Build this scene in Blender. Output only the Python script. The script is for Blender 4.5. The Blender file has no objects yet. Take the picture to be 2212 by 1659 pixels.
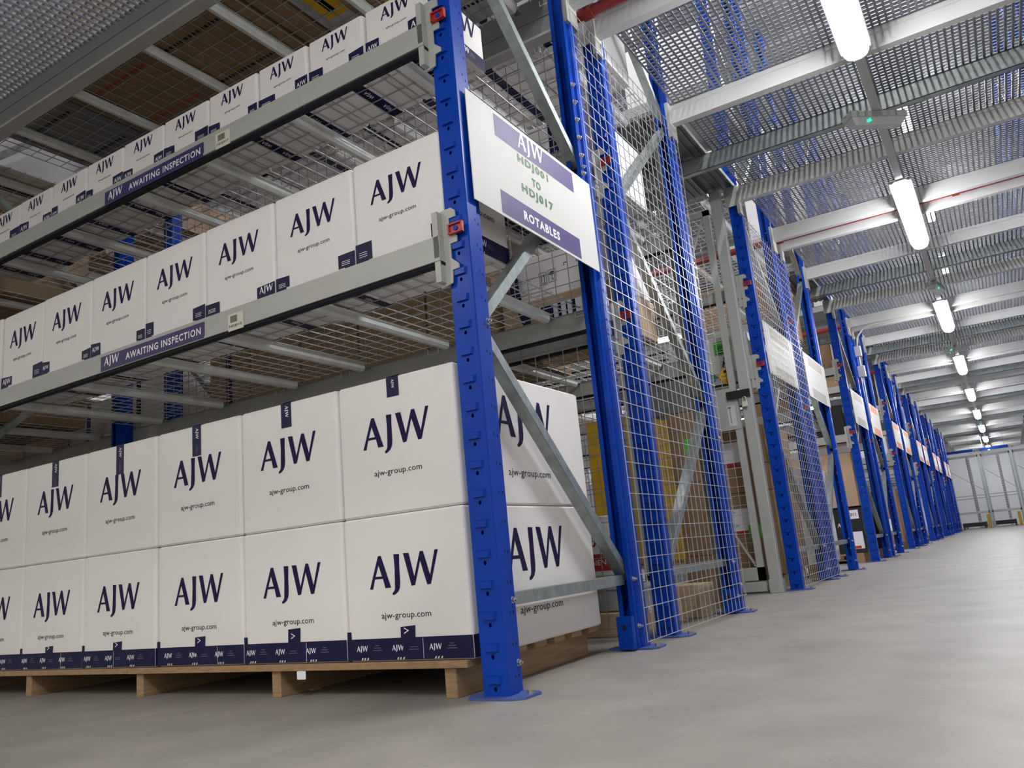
import bpy, bmesh, math, random
from mathutils import Vector, Matrix
random.seed(7)
S = bpy.context.scene
C = S.collection
# ------------------------------------------------------------------ camera, world, exposure
def set_camera():
    yaw, pit, rol = [math.radians(a) for a in (30.4957, 12.3931, -5.46815)]
    F = Vector((-math.sin(yaw)*math.cos(pit), math.cos(yaw)*math.cos(pit), math.sin(pit)))
    R = Vector((math.cos(yaw), math.sin(yaw), 0)); U = R.cross(F)
    R2 = math.cos(rol)*R + math.sin(rol)*U; U2 = -math.sin(rol)*R + math.cos(rol)*U
    cd = bpy.data.cameras.new('camera'); co = bpy.data.objects.new('camera', cd); C.objects.link(co)
    M = Matrix((R2, U2, -F)).transposed().to_4x4(); M.translation = Vector((1.46329, -2.28167, .42699))
    co.matrix_world = M
    cd.sensor_fit = 'HORIZONTAL'; cd.sensor_width = 36; cd.lens = 1732.757/2212*36
    cd.clip_start = .02; cd.clip_end = 200
    S.camera = co
set_camera()
W = bpy.data.worlds.new('world'); S.world = W; W.use_nodes = True
W.node_tree.nodes['Background'].inputs[0].default_value = (1.0, .955, .90, 1)
W.node_tree.nodes['Background'].inputs[1].default_value = .72
vs = S.view_settings; vs.view_transform = 'Standard'; vs.look = 'None'; vs.gamma = 1; vs.use_curve_mapping = False
vs.exposure = 0.2
LAMP = 62.0
BAY = 380.0
S.cycles.max_bounces = 6; S.cycles.diffuse_bounces = 4; S.cycles.glossy_bounces = 3; S.cycles.transmission_bounces = 3
S.cycles.sample_clamp_indirect = 6.0; S.cycles.caustics_reflective = False; S.cycles.caustics_refractive = False
PER = 4.33                       # depth of one rack pair plus its side aisle
# ------------------------------------------------------------------ materials
def mat(name, col, rough=.5, metal=0., coat=0., noise=0., nscale=8., bump=0., bscale=40., emit=None, es=0., spots=None, stretch=None, alpha=None):
    m = bpy.data.materials.new(name); m.use_nodes = True; nt = m.node_tree; N = nt.nodes; L = nt.links
    b = N['Principled BSDF']
    b.inputs['Roughness'].default_value = rough; b.inputs['Metallic'].default_value = metal
    if name in ('blue_paint', 'navy_tape', 'navy_ink', 'black_ink'): b.inputs['Specular IOR Level'].default_value = .16
    b.inputs['Coat Weight'].default_value = coat; b.inputs['Coat Roughness'].default_value = .15
    c = (*col, 1)
    tc = N.new('ShaderNodeTexCoord'); mp = N.new('ShaderNodeMapping'); L.new(tc.outputs['Object'], mp.inputs[0])
    if stretch: mp.inputs['Scale'].default_value = stretch
    if noise or spots:
        n = N.new('ShaderNodeTexNoise'); n.inputs['Scale'].default_value = nscale; n.inputs['Detail'].default_value = 6
        L.new(mp.outputs[0], n.inputs['Vector'])
        r = N.new('ShaderNodeValToRGB'); r.color_ramp.elements[0].position = .3; r.color_ramp.elements[1].position = .7
        r.color_ramp.elements[0].color = tuple(max(0, x*(1-noise)) for x in col)+(1,)
        r.color_ramp.elements[1].color = tuple(min(1, x*(1+noise)) for x in col)+(1,)
        L.new(n.outputs['Fac'], r.inputs[0]); out = r.outputs[0]
        if spots:
            v = N.new('ShaderNodeTexNoise'); v.inputs['Scale'].default_value = spots[1]; v.inputs['Detail'].default_value = 2; L.new(mp.outputs[0], v.inputs['Vector'])
            r2 = N.new('ShaderNodeValToRGB'); r2.color_ramp.elements[0].position = spots[2]; r2.color_ramp.elements[1].position = spots[2]+.03
            r2.color_ramp.elements[0].color = (0, 0, 0, 1); r2.color_ramp.elements[1].color = (1, 1, 1, 1)
            mx = N.new('ShaderNodeMixRGB'); L.new(v.outputs['Fac'], r2.inputs[0]); L.new(r2.outputs[0], mx.inputs[0]); L.new(out, mx.inputs[1]); mx.inputs[2].default_value = (*spots[0], 1); out = mx.outputs[0]
        L.new(out, b.inputs['Base Color'])
    else: b.inputs['Base Color'].default_value = c
    if bump:
        n2 = N.new('ShaderNodeTexNoise'); n2.inputs['Scale'].default_value = bscale; n2.inputs['Detail'].default_value = 5; L.new(mp.outputs[0], n2.inputs['Vector'])
        bp = N.new('ShaderNodeBump'); bp.inputs['Strength'].default_value = bump; bp.inputs['Distance'].default_value = .01
        L.new(n2.outputs['Fac'], bp.inputs['Height']); L.new(bp.outputs[0], b.inputs['Normal'])
    if emit: b.inputs['Emission Color'].default_value = (*emit, 1); b.inputs['Emission Strength'].default_value = es
    return m
M = {}
M['blue'] = mat('blue_paint', (.0006, .046, .38), .36, 0, .06, noise=.10, nscale=5, spots=((.05, .12, .38), 60, .74))
M['plate'] = mat('blue_plate', (.055, .09, .29), .5, noise=.15, nscale=20)
M['cream'] = mat('grey_beam_paint', (.40, .40, .375), .38, noise=.05, nscale=3, stretch=(1, 4, 4))
M['mezz'] = mat('mezzanine_beam_paint', (.60, .60, .59), .42, noise=.05, nscale=4)
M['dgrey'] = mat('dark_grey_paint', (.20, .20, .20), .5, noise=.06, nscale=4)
M['galv'] = mat('galvanised_steel', (.37, .41, .40), .38, .85, noise=.18, nscale=22, bump=.06, bscale=50)
M['grate'] = mat('galvanised_grating', (.30, .31, .33), .36, .85, noise=.15, nscale=15)
M['grate_lit'] = mat('lit_walkway_grating', (.52, .55, .60), .45, .55, noise=.15, nscale=15)  # same steel as the aisle grating, paler colour stands in for brighter light
M['plank'] = mat('steel_floor_plank', (.22, .23, .24), .5, .6, noise=.15, nscale=9)
M['support'] = mat('support_steel', (.80, .81, .78), .38, .3, noise=.08, nscale=14)
M['wire'] = mat('zinc_wire', (.62, .62, .60), .38, .65)
M['dwire'] = mat('dull_wire', (.30, .29, .27), .45, .5)
M['carton'] = mat('white_carton', (.80, .77, .755), .6, noise=.035, nscale=2.2, bump=.10, bscale=6)
M['cartonb'] = mat('carton_edge', (.80, .78, .77), .5)
M['navy'] = mat('navy_tape', (.010, .008, .05), .42, coat=.08, noise=.2, nscale=12, bump=.25, bscale=18)
M['ink'] = mat('navy_ink', (.012, .008, .055), .6)
M['inkb'] = mat('black_ink', (.02, .02, .025), .6)
M['tapegrey'] = mat('faint_tape_print', (.10, .10, .17), .5)
M['white'] = mat('white_print', (.85, .84, .88), .5)
M['brown'] = mat('brown_carton', (.30, .185, .095), .7, noise=.10, nscale=4, stretch=(1, 1, 6))
M['tan'] = mat('tan_carton', (.46, .32, .20), .7, noise=.08, nscale=5)
M['wood'] = mat('pallet_wood', (.33, .205, .105), .7, noise=.22, nscale=10, stretch=(2, .6, 9), bump=.2, bscale=30)
M['dwood'] = mat('old_wood', (.50, .37, .23), .75, noise=.15, nscale=8, stretch=(1, 1, 8))
M['red'] = mat('red_plastic', (.42, .025, .02), .35)
M['pipe'] = mat('red_pipe_paint', (.26, .022, .018), .45)
M['bolt'] = mat('zinc_bolt', (.62, .60, .58), .3, .9)
M['dbolt'] = mat('anchor_bolt', (.35, .32, .27), .45, .7)
M['black'] = mat('black_plastic', (.012, .012, .014), .4)
M['hole'] = mat('hole_dark', (.004, .005, .012), .9)
M['lens'] = mat('lamp_lens', (.9, .9, .9), .4, emit=(.97, .98, 1.0), es=LAMP)
M['bay'] = mat('high_bay_lens', (.9, .9, .9), .4, emit=(1, .96, .90), es=BAY)
M['lenscap'] = mat('lamp_lens_end', (.85, .85, .86), .25, emit=(1, 1, 1), es=.7)
M['lampbody'] = mat('lamp_body', (.30, .30, .31), .5)
M['clear'] = mat('clear_cover', (.55, .60, .60), .12, coat=.5)
M['green'] = mat('green_glow', (.0, .4, .2), .5, emit=(.02, .85, .45), es=1.5)
M['purple'] = mat('purple_vinyl', (.050, .018, .165), .5)
M['dpurple'] = mat('dark_purple_vinyl', (.028, .012, .10), .4)
M['board'] = mat('white_sign_board', (.62, .61, .585), .55)
M['sgreen'] = mat('green_lettering', (.012, .12, .04), .5)
M['sgrey'] = mat('faded_band', (.38, .34, .30), .5)
M['orange'] = mat('orange_band', (.70, .22, .12), .5)
M['label'] = mat('label_paper', (.62, .60, .50), .6)
M['yellow'] = mat('yellow_paint', (.68, .40, .015), .4, noise=.08, nscale=3)
M['lime'] = mat('lime_label', (.10, .62, .06), .6)
M['gatep'] = mat('gate_paint', (.40, .41, .39), .45, noise=.05, nscale=5)
M['wallp'] = mat('wall_panel', (.78, .79, .82), .4, noise=.05, nscale=.6)
M['roof'] = mat('roof_panel', (.40, .40, .43), .6)
M['floor'] = mat('concrete', (.262, .241, .212), .5, noise=.15, nscale=3.4, spots=((.10, .09, .08), 34, .735), bump=.12, bscale=25)
M['bin'] = mat('grey_bin', (.42, .44, .46), .4)
M['teal'] = mat('teal_hazard', (.01, .15, .14), .5)
# ------------------------------------------------------------------ mesh builder
class MB:
    def __init__(s): s.v = []; s.f = []; s.m = []; s.mats = []
    def mi(s, m):
        m = M[m] if isinstance(m, str) else m
        if m not in s.mats: s.mats.append(m)
        return s.mats.index(m)
    def add(s, vs, fs, m, T=None):
        o = len(s.v); k = s.mi(m)
        s.v += [tuple(T @ Vector(v)) if T else tuple(v) for v in vs]
        s.f += [tuple(o+i for i in f) for f in fs]; s.m += [k]*len(fs)
        return s
    def box(s, x0, x1, y0, y1, z0, z1, m, T=None):
        v = [(x, y, z) for z in (z0, z1) for y in (y0, y1) for x in (x0, x1)]
        return s.add(v, [(0, 2, 3, 1), (4, 5, 7, 6), (0, 1, 5, 4), (2, 6, 7, 3), (0, 4, 6, 2), (1, 3, 7, 5)], m, T)
    def rbox(s, x0, x1, y0, y1, z0, z1, m, r=.006, seg=2, T=None):     # box with rounded vertical edges and small top/bottom chamfer
        def ring(ins, z):
            p = []
            for cx, cy, a in ((x1-r, y0+r, -90), (x1-r, y1-r, 0), (x0+r, y1-r, 90), (x0+r, y0+r, 180)):
                for i in range(seg+1):
                    t = math.radians(a+90*i/seg); p.append((cx+(r-ins)*math.cos(t), cy+(r-ins)*math.sin(t), z))
            return p
        c = r*.5; rs = [ring(c, z0), ring(0, z0+c), ring(0, z1-c), ring(c, z1)]; n = len(rs[0]); v = sum(rs, []); f = []
        for k in range(3): f += [(k*n+i, k*n+(i+1) % n, (k+1)*n+(i+1) % n, (k+1)*n+i) for i in range(n)]
        f += [tuple(range(n))[::-1], tuple(range(3*n, 4*n))]
        return s.add(v, f, m, T)
    def bar(s, a, b, w, h, m, up=(0, 0, 1)):                            # rectangular bar from a to b
        a = Vector(a); b = Vector(b); d = (b-a).normalized(); u = Vector(up)
        sd = d.cross(u).normalized(); u = sd.cross(d).normalized(); v = []
        for p in (a, b):
            for i, j in ((-1, -1), (1, -1), (1, 1), (-1, 1)): v.append(p+sd*(i*w/2)+u*(j*h/2))
        return s.add(v, [(0, 1, 2, 3), (7, 6, 5, 4), (0, 4, 5, 1), (1, 5, 6, 2), (2, 6, 7, 3), (3, 7, 4, 0)], m)
    def cyl(s, a, b, r, m, n=8, r2=None):
        a = Vector(a); b = Vector(b); d = (b-a).normalized(); u = Vector((0, 0, 1)) if abs(d.z) < .9 else Vector((1, 0, 0))
        sd = d.cross(u).normalized(); u = sd.cross(d); v = []
        for p, q in ((a, r), (b, r if r2 is None else r2)):
            for i in range(n):
                t = 2*math.pi*i/n; v.append(p+sd*(q*math.cos(t))+u*(q*math.sin(t)))
        return s.add(v, [(i, (i+1) % n, n+(i+1) % n, n+i) for i in range(n)]+[tuple(range(n))[::-1], tuple(range(n, 2*n))], m)
    def prism(s, pts, t, m, T=None):                                    # polygon in XZ (y=0 front) extruded to y=t
        n = len(pts); v = [(x, 0, z) for x, z in pts]+[(x, t, z) for x, z in pts]
        ar = sum(pts[i][0]*pts[(i+1) % n][1]-pts[(i+1) % n][0]*pts[i][1] for i in range(n))
        fr = tuple(range(n)) if ar > 0 else tuple(range(n))[::-1]
        f = [fr, tuple(n+i for i in fr[::-1])]+[(i, (i+1) % n, n+(i+1) % n, n+i) for i in range(n)]
        return s.add(v, f, m, T)
    def build(s, name, parent=None, smooth=False):
        me = bpy.data.meshes.new(name); me.from_pydata(s.v, [], s.f); me.polygons.foreach_set('material_index', s.m)
        for m in s.mats: me.materials.append(m)
        if smooth: me.polygons.foreach_set('use_smooth', [True]*len(s.f))
        me.update(); o = bpy.data.objects.new(name, me); C.objects.link(o)
        if parent: o.parent = parent
        return o
def tag(o, label, cat, group=None):
    o['label'] = label; o['category'] = cat
    if group: o['group'] = group
    return o
def empty(name, loc, label, cat, group=None, rz=0):
    o = bpy.data.objects.new(name, None); C.objects.link(o); o.location = loc; o.rotation_euler = (0, 0, rz); o.empty_display_size = .1
    return tag(o, label, cat, group)
def struct(o): o['kind'] = 'structure'; return o
def dup(o, loc=None, rz=None, label=None, parent=None, scale=None):
    c = o.copy(); C.objects.link(c)
    if parent: c.parent = parent
    for ch in [x for x in KIDS.get(o.name, [])]: dup_child(ch, c)
    if loc is not None: c.location = loc
    if rz is not None: c.rotation_euler = (0, 0, rz)
    if label: c['label'] = label
    if scale: c.scale = scale
    return c
KIDS = {}
def dup_child(o, parent):
    c = o.copy(); C.objects.link(c); c.parent = parent
    for ch in KIDS.get(o.name, []): dup_child(ch, c)
def note_kids(root):
    for o in [root]+list(root.children_recursive): KIDS[o.name] = list(o.children)
ORD = ['first', 'second', 'third', 'fourth', 'fifth', 'sixth', 'seventh', 'eighth', 'ninth', 'tenth', 'eleventh', 'twelfth', 'thirteenth', 'fourteenth', 'fifteenth', 'sixteenth']
# ------------------------------------------------------------------ lettering
_tc = {}
def text_geo(body, bold=0., space=1.):
    k = (body, bold, space)
    if k not in _tc:
        c = bpy.data.curves.new('lettering', 'FONT'); c.body = body; c.size = 1; c.resolution_u = 2; c.offset = bold; c.space_character = space
        o = bpy.data.objects.new('lettering', c); C.objects.link(o); me = bpy.data.meshes.new_from_object(o)
        v = [tuple(p.co) for p in me.vertices]; f = [tuple(p.vertices) for p in me.polygons]
        bpy.data.objects.remove(o); bpy.data.curves.remove(c); bpy.data.meshes.remove(me)
        x0 = min(p[0] for p in v); x1 = max(p[0] for p in v); y0 = min(p[1] for p in v); y1 = max(p[1] for p in v)
        _tc[k] = ([((p[0]-x0)/(x1-x0), (p[1]-y0)/(y1-y0)) for p in v], f)
    return _tc[k]
LOGO = [[(0, 0), (.047, -.003), (.082, .107), (.201, .107), (.229, .003), (.313, .003), (.188, .364), (.144, .364)],
        [(.373, .367), (.455, .364), (.448, .238), (.448, .053), (.439, -.003), (.414, -.044), (.373, -.072), (.335, -.082), (.326, -.06), (.354, -.038), (.367, -.013), (.373, .091), (.379, .223)],
        [(.511, .367), (.592, .364), (.652, .103), (.749, .370), (.796, .367), (.871, .107), (.953, .37), (1, .37), (.875, .009), (.824, .005), (.746, .266), (.655, .009), (.605, .005)]]
A_HOLE = [(.144, .26), (.094, .135), (.188, .135)]
def logo_geo():
    from mathutils.geometry import tessellate_polygon
    V = []; F = []
    for i, poly in enumerate(LOGO):
        loops = [poly]+([A_HOLE] if i == 0 else [])
        flat = sum(loops, []); tris = tessellate_polygon([[Vector((x, y, 0)) for x, y in l] for l in loops])
        o = len(V); V += flat
        for t in tris:
            a, b, c = [Vector(flat[k]) for k in t]
            cr = (b-a).x*(c-a).y-(b-a).y*(c-a).x
            F.append(tuple(o+k for k in (t if cr > 0 else t[::-1])))
    return V, F
LG = logo_geo()
# a "face frame": origin, unit right, unit up -> writes flat print on a surface
def put(mb, geo, m, org, right, up, w, h):
    org = Vector(org); right = Vector(right); up = Vector(up); V, F = geo
    return mb.add([org+right*(x*w)+up*(y*h) for x, y in V], F, m)
def logo(mb, m, org, right, up, w): return put(mb, LG, m, org, right, up, w, w)
def text(mb, body, m, org, right, up, w, h, bold=0., space=1.): return put(mb, text_geo(body, bold, space), m, org, right, up, w, h)
X, Z, Y = Vector((1, 0, 0)), Vector((0, 0, 1)), Vector((0, 1, 0))
# ------------------------------------------------------------------ floor, roof, far wall
fl = MB().box(-12, 9, -14, 42, -.1, 0, 'floor').build('floor'); struct(fl)
rf = MB().box(-12, 9, -14, 42, 6.9, 7.0, 'roof')
for i in range(0, 56): rf.box(-12, 9, -14+i, -13.7+i, 6.84, 6.9, 'roof')
struct(rf.build('ceiling'))
wl = MB().box(-12, 9, 38.4, 38.6, 0, 6.9, 'wallp')
for i in range(14): wl.box(-11+1.45*i, -10.94+1.45*i, 38.36, 38.4, 0, 6.9, 'gatep')
struct(wl.build('wall_far'))
struct(MB().box(9, 9.2, -6, 38.6, 0, 6.9, 'wallp').build('wall_right'))
struct(MB().box(-12.2, -12, -6, 38.6, 0, 6.9, 'wallp').build('wall_left'))
# ------------------------------------------------------------------ mezzanine: grating (main aisle + front walkway), planks (side aisles)
def grating(x0, x1, y0, y1, z, name, m='grate', wide=.014, pitch=.041, cw=.013):
    g = MB(); n = int((x1-x0)/pitch)
    for i in range(n+1):
        x = x0+i*pitch; g.box(x, x+wide, y0, y1, z, z+.003, m); g.box(x, x+.003, y0, y1, z+.003, z+.024, m)
    n = int((y1-y0)/pitch)
    for i in range(n+1):
        y = y0+i*pitch; g.box(x0, x1, y, y+cw, z+.022, z+.028, m)
    o = g.build(name); o['kind'] = 'structure'; return o
zg = 3.368
grating(.04, 2.36, .02, 38.3, zg, 'ceiling_grating')
grating(-7, 2.36, -3.2, -.04, zg, 'ceiling_grating', 'grate_lit')
for k in range(7):
    g = MB(); y0 = PER*k+2.74; y1 = PER*(k+1)-.02; x = -4.0
    while x < .0:
        g.box(x, x+.24, y0, y1, zg+.03, zg+.034, 'plank'); g.box(x, x+.012, y0, y1, zg-.02, zg+.03, 'grate'); g.box(x+.228, x+.24, y0, y1, zg, zg+.03, 'plank')
        for j in range(3): g.box(x+.05+j*.06, x+.075+j*.06, y0, y1, zg+.02, zg+.03, 'plank')
        x += .25
    struct(g.build('ceiling_plank'))
# beams across the main aisle
def aisle_beam(y, cy, label, light=True, x0=-.0, x1=2.38, z0=3.236, z1=3.365):
    o = empty('mezzanine_beam', (0, y, 0), label, 'beam', 'painted beams across the main aisle')
    b = MB(); m = 'mezz'; t = .05
    b.box(x0, x1, 0, t, z0, z1, m); b.box(x0, x1, -.006, t+.004, z0-.004, z0+.012, m); b.box(x0, x1, -.004, 0, z1-.03, z1, m)
    b.build('beam_body', o)
    p = MB(); p.box(-.012, .012, -.02 if cy < 0 else -.05, .07 if cy < 0 else .075, 3.12, z1+.01, 'cream'); p.box(-.105, .0, -.014, -.004, 3.20, z1+.01, 'cream') if cy < 0 else p.box(-.105, 0, t+.004, t+.014, 3.14, z1, 'cream')
    p.build('end_plate', o)
    return o
n = 0
for k in range(7):
    for j, (yy, cy) in enumerate(((0, -1), (1.15, 1), (1.52, -1), (2.67, 1))):
        if k == 0 and j == 0: pass
        aisle_beam(PER*k+yy-(.0 if cy > 0 else .05), cy, 'pale grey ceiling beam across the main aisle, %s from the camera' % (['%s' % q for q in ORD+['seventeenth', 'eighteenth', 'nineteenth', 'twentieth', 'twenty-first', 'twenty-second', 'twenty-third', 'twenty-fourth', 'twenty-fifth', 'twenty-sixth', 'twenty-seventh', 'twenty-eighth', 'twenty-ninth', 'thirtieth']][n])); n += 1
for k in range(2):
    for j in range(4): aisle_beam(30.3+k*4.3+j*1.05, 1, 'pale grey ceiling beam over the conveyors, %s from the last rack' % ORD[k*4+j])
for k in range(7):                                                      # galvanised joist halfway along each side aisle
    o = MB(); y = PER*k+3.50
    o.box(-3.6, 2.38, y, y+.004, 3.236, 3.36, 'galv').box(-3.6, 2.38, y, y+.06, 3.236, 3.24, 'galv').box(-3.6, 2.38, y, y+.06, 3.356, 3.36, 'galv').box(-3.6, 2.38, y+.056, y+.06, 3.236, 3.25, 'galv')
    tag(o.build('galvanised_joist'), 'dull galvanised joist midway across the %s side aisle ceiling' % ORD[k], 'joist', 'galvanised joists')
    y = PER*(k)+4.18
# pipes
def pipe(name, a, b, r, m, label, cat):
    p = MB().cyl(a, b, r, m, 14); n = int((Vector(b)-Vector(a)).length/1.6)
    for i in range(n+1):
        q = Vector(a).lerp(Vector(b), (i+.5)/(n+1)); d = (Vector(b)-Vector(a)).normalized()*.03
        p.cyl(q-d, q+d, r*1.35, m, 14)
    return tag(p.build(name, smooth=False), label, cat)
for k in range(7):
    pipe('sprinkler_pipe', (-3.9, PER*k+1.36, 3.312), (2.38, PER*k+1.36, 3.312), .034 if k else .030, 'pipe', 'red sprinkler pipe between the back-to-back racks of the %s pair' % ORD[k], 'pipe')
# ------------------------------------------------------------------ upright frames
UH = 6.5
def upright_mesh():
    g = MB(); w = .1; nslot = int(UH/.1); r = .0062
    # front face with a round hole in each 100 mm cell, a pressed lug above it
    for i in range(nslot):
        z0 = .0295+.1*i-.05; z1 = z0+.1; zc = z0+.05; z0 = max(z0, .0)
        cx = -w/2; hole = [(cx+r*math.cos(math.radians(45*j+22.5)), zc+r*1.25*math.sin(math.radians(45*j+22.5))) for j in range(8)]
        a0, b0, s0, s1 = cx-.022, cx+.022, zc+.019, zc+.040
        v = [(-w+.004, 0, z0), (-.004, 0, z0), (-.004, 0, s0), (-w+.004, 0, s0)]+[(x, 0, z) for x, z in hole]
        f = [(1, 2, 4, 11), (2, 5, 4), (2, 3, 6, 5), (3, 7, 6), (3, 0, 8, 7), (0, 9, 8), (0, 1, 10, 9), (1, 11, 10)]
        g.add(v, f, 'blue')
        for xa, xb, za, zb in ((-w+.004, a0, s0, s1), (b0, -.004, s0, s1), (-w+.004, -.004, s1, z1)):
            g.add([(xa, 0, za), (xb, 0, za), (xb, 0, zb), (xa, 0, zb)], [(0, 1, 2, 3)], 'blue')
        if i > 0 or True:                                            # pressed lug
            a, b, t0, t1 = cx-.026, cx+.026, zc+.017, zc+.043; d = -.010
            v = [(a, 0, t0), (b, 0, t0), (b+.003, 0, t1), (a-.003, 0, t1), (a+.006, d, t0+.001), (b-.006, d, t0+.001), (b-.003, d, t1-.004), (a+.003, d, t1-.004)]
            g.add(v, [(4, 5, 6, 7), (0, 4, 7, 3), (5, 1, 2, 6), (7, 6, 2, 3), (0, 1, 5, 4)], 'blue')
    # sheet profile: side, step in, side, lip
    path = [(-.004, 0), (0, .004), (0, .064), (-.013, .070), (-.013, .108), (-.034, .108)]
    for sgn in (0, 1):
        P = path if not sgn else [(-w-x, y) for x, y in path]
        zt = nslot*.1-.02
        for q in range(len(P)-1):
            (xa, ya), (xb, yb) = P[q], P[q+1]
            g.add([(xa, ya, 0), (xb, yb, 0), (xb, yb, zt), (xa, ya, zt)], [(0, 1, 2, 3) if not sgn else (3, 2, 1, 0)], 'blue')
            g.add([(xa*.97-.0015, ya, 0), (xb*.97-.0015, yb, 0), (xb*.97-.0015, yb, zt), (xa*.97-.0015, ya, zt)], [(3, 2, 1, 0) if not sgn else (0, 1, 2, 3)], 'blue') if 1 < q < 4 else None
    # small bolt holes up the side flange
    for i in range(nslot*1):
        zc = .06+.1*i
        g.add([(.0006, .046, zc-.004), (.0006, .052, zc-.004), (.0006, .052, zc+.006), (.0006, .046, zc+.006)], [(0, 1, 2, 3)], 'hole')
        g.add([(-.0124, .086, zc-.005), (-.0124, .094, zc-.005), (-.0124, .094, zc+.005), (-.0124, .086, zc+.005)], [(0, 1, 2, 3)], 'hole')
    return g
def plate_mesh():
    g = MB(); P = [(-.165, .02), (-.14, -.03), (.028, -.034), (.066, -.012), (.07, .085), (.045, .11), (-.14, .11), (-.165, .09)]
    T = Matrix(((1, 0, 0, 0), (0, 0, 1, 0), (0, 1, 0, 0), (0, 0, 0, 1)))
    g.prism(P[::-1], .008, 'plate', T)
    return g
def bolt_geo(g, c, ax, r=.009, m='bolt'):
    c = Vector(c); ax = Vector(ax); g.cyl(c, c+ax*.003, r*1.3, m, 12); g.cyl(c+ax*.003, c+ax*.011, r, m, 6); g.cyl(c+ax*.011, c+ax*.019, r*.5, m, 8)
def c_bar(g, a, b, m='galv', w=.040, d=.050):
    """C-section brace in the frame plane: web towards the aisle (+X), two flanges behind it"""
    a = Vector(a); b = Vector(b); t = (b-a).normalized(); nrm = t.cross(X).normalized()
    g.bar(a, b, w, .003, m, up=X)
    for s in (-1, 1):
        g.bar(a+nrm*(s*w/2)-X*(d/2), b+nrm*(s*w/2)-X*(d/2), d, .003, m, up=nrm)
        g.bar(a+nrm*(s*(w/2-.006))-X*d, b+nrm*(s*(w/2-.006))-X*d, .012, .002, m, up=X)
def make_frame(mirror):
    root = empty('upright_frame', (0, 0, 0), 'x', 'rack frame', 'blue upright frames along the aisle')
    u = upright_mesh().build('upright', root)
    rot = None
    u2 = u.copy(); C.objects.link(u2); u2.parent = root; u2.scale = (1, -1, 1); u2.location = (0, 1.2, 0)
    pl = plate_mesh().build('base_plate', root); p2 = pl.copy(); C.objects.link(p2); p2.parent = root; p2.scale = (1, -1, 1); p2.location = (0, 1.2, 0)
    for y in (.05, 1.15):
        g = MB(); g.cyl((.050, y, .008), (.050, y, .010), .013, 'dbolt', 10); g.cyl((.050, y, .010), (.050, y, .021), .011, 'dbolt', 6); g.build('anchor_bolt', root)
    ft = MB().box(-.09, -.014, .0, .035, .0, .145, 'blue').box(-.06, -.04, -.0012, 0, .09, .115, 'hole'); ft.box(-.09, -.014, 1.2-.145, 1.2-.112, .0, .145, 'blue').box(-.062, -.044, 1.2-.1465, 1.2-.145, .09, .112, 'hole')
    f2 = MB().box(-.087, -.016, 1.05, 1.088, .008, .145, 'blue').box(-.062, -.044, 1.0485, 1.05, .088, .112, 'hole'); f2.build('foot_bracket', root)
    ya, yb = .115, 1.145
    zs = [.30, 1.28, 2.30, 3.24, 4.25, 5.25, 6.25]
    ends = [yb if i % 2 == 0 else ya for i in range(len(zs))]
    if mirror: ends = [ya+yb-e for e in ends]
    g = MB(); c_bar(g, (-.048, .10, .300), (-.048, 1.10, .300)); g.build('horizontal_brace', root)
    for i in range(len(zs)-1):
        g = MB(); o1 = .03 if i else .01
        c_bar(g, (-.040, ends[i], zs[i]+o1), (-.040, ends[i+1], zs[i+1]-.03)); g.build('diagonal_brace', root)
    for y in (.088, 1.115):
        for z in (.099, .30)+((1.28,) if (y < .5) != mirror else (2.30,)):
            g = MB(); bolt_geo(g, (-.0130 if False else -.012, y, z), (1, 0, 0)); g.build('bolt', root)
    note_kids(root)
    return root
fa = make_frame(False); fb = make_frame(True)
frames = []
for k in range(7):
    for s, (proto, y) in enumerate(((fa, PER*k), (fb, PER*k+1.52))):
        i = 2*k+s
        lab = ['blue upright frame nearest the camera, carrying the large purple-banded sign',
               'second blue upright frame from the camera, screened with wire mesh',
               'third blue upright frame from the camera, beside the pale grey gate post',
               'fourth blue upright frame from the camera, carrying the first beige-banded sign'][i] if i < 4 else '%s blue upright frame from the camera along the main aisle' % ORD[i]
        if k == 0: proto.location = (0, y, 0); proto['label'] = lab; frames.append(proto)
        else: frames.append(dup(proto, (0, y, 0), None, lab))
# second frame row at the hidden end of each near bay, and the opposite side of the main aisle
frames.append(dup(fa, (-3.78, 0, 0), None, 'blue upright frame at the far left end of the nearest shelves'))
frames.append(dup(fb, (-3.78, 1.52, 0), None, 'blue upright frame behind the far left end of the nearest shelves'))
frames.append(dup(fa, (-3.78, PER, 0), None, 'blue upright frame at the far end of the shelves behind the grey gate'))
for k in range(1, 7):
    for s, (proto, y) in enumerate(((fa, PER*k), (fb, PER*k+1.52))):
        frames.append(dup(proto, (2.49, y, 0), None, 'blue upright frame on the opposite side of the main aisle, %s from the end wall' % ORD[13-(2*k+s)]))
# splice bolts on nearest frame's rear upright
for i in range(6):
    g = MB(); bolt_geo(g, (-.012, 1.104, 2.259+.0985*i), (1, 0, 0), .0115); g.build('bolt', frames[0])
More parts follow.
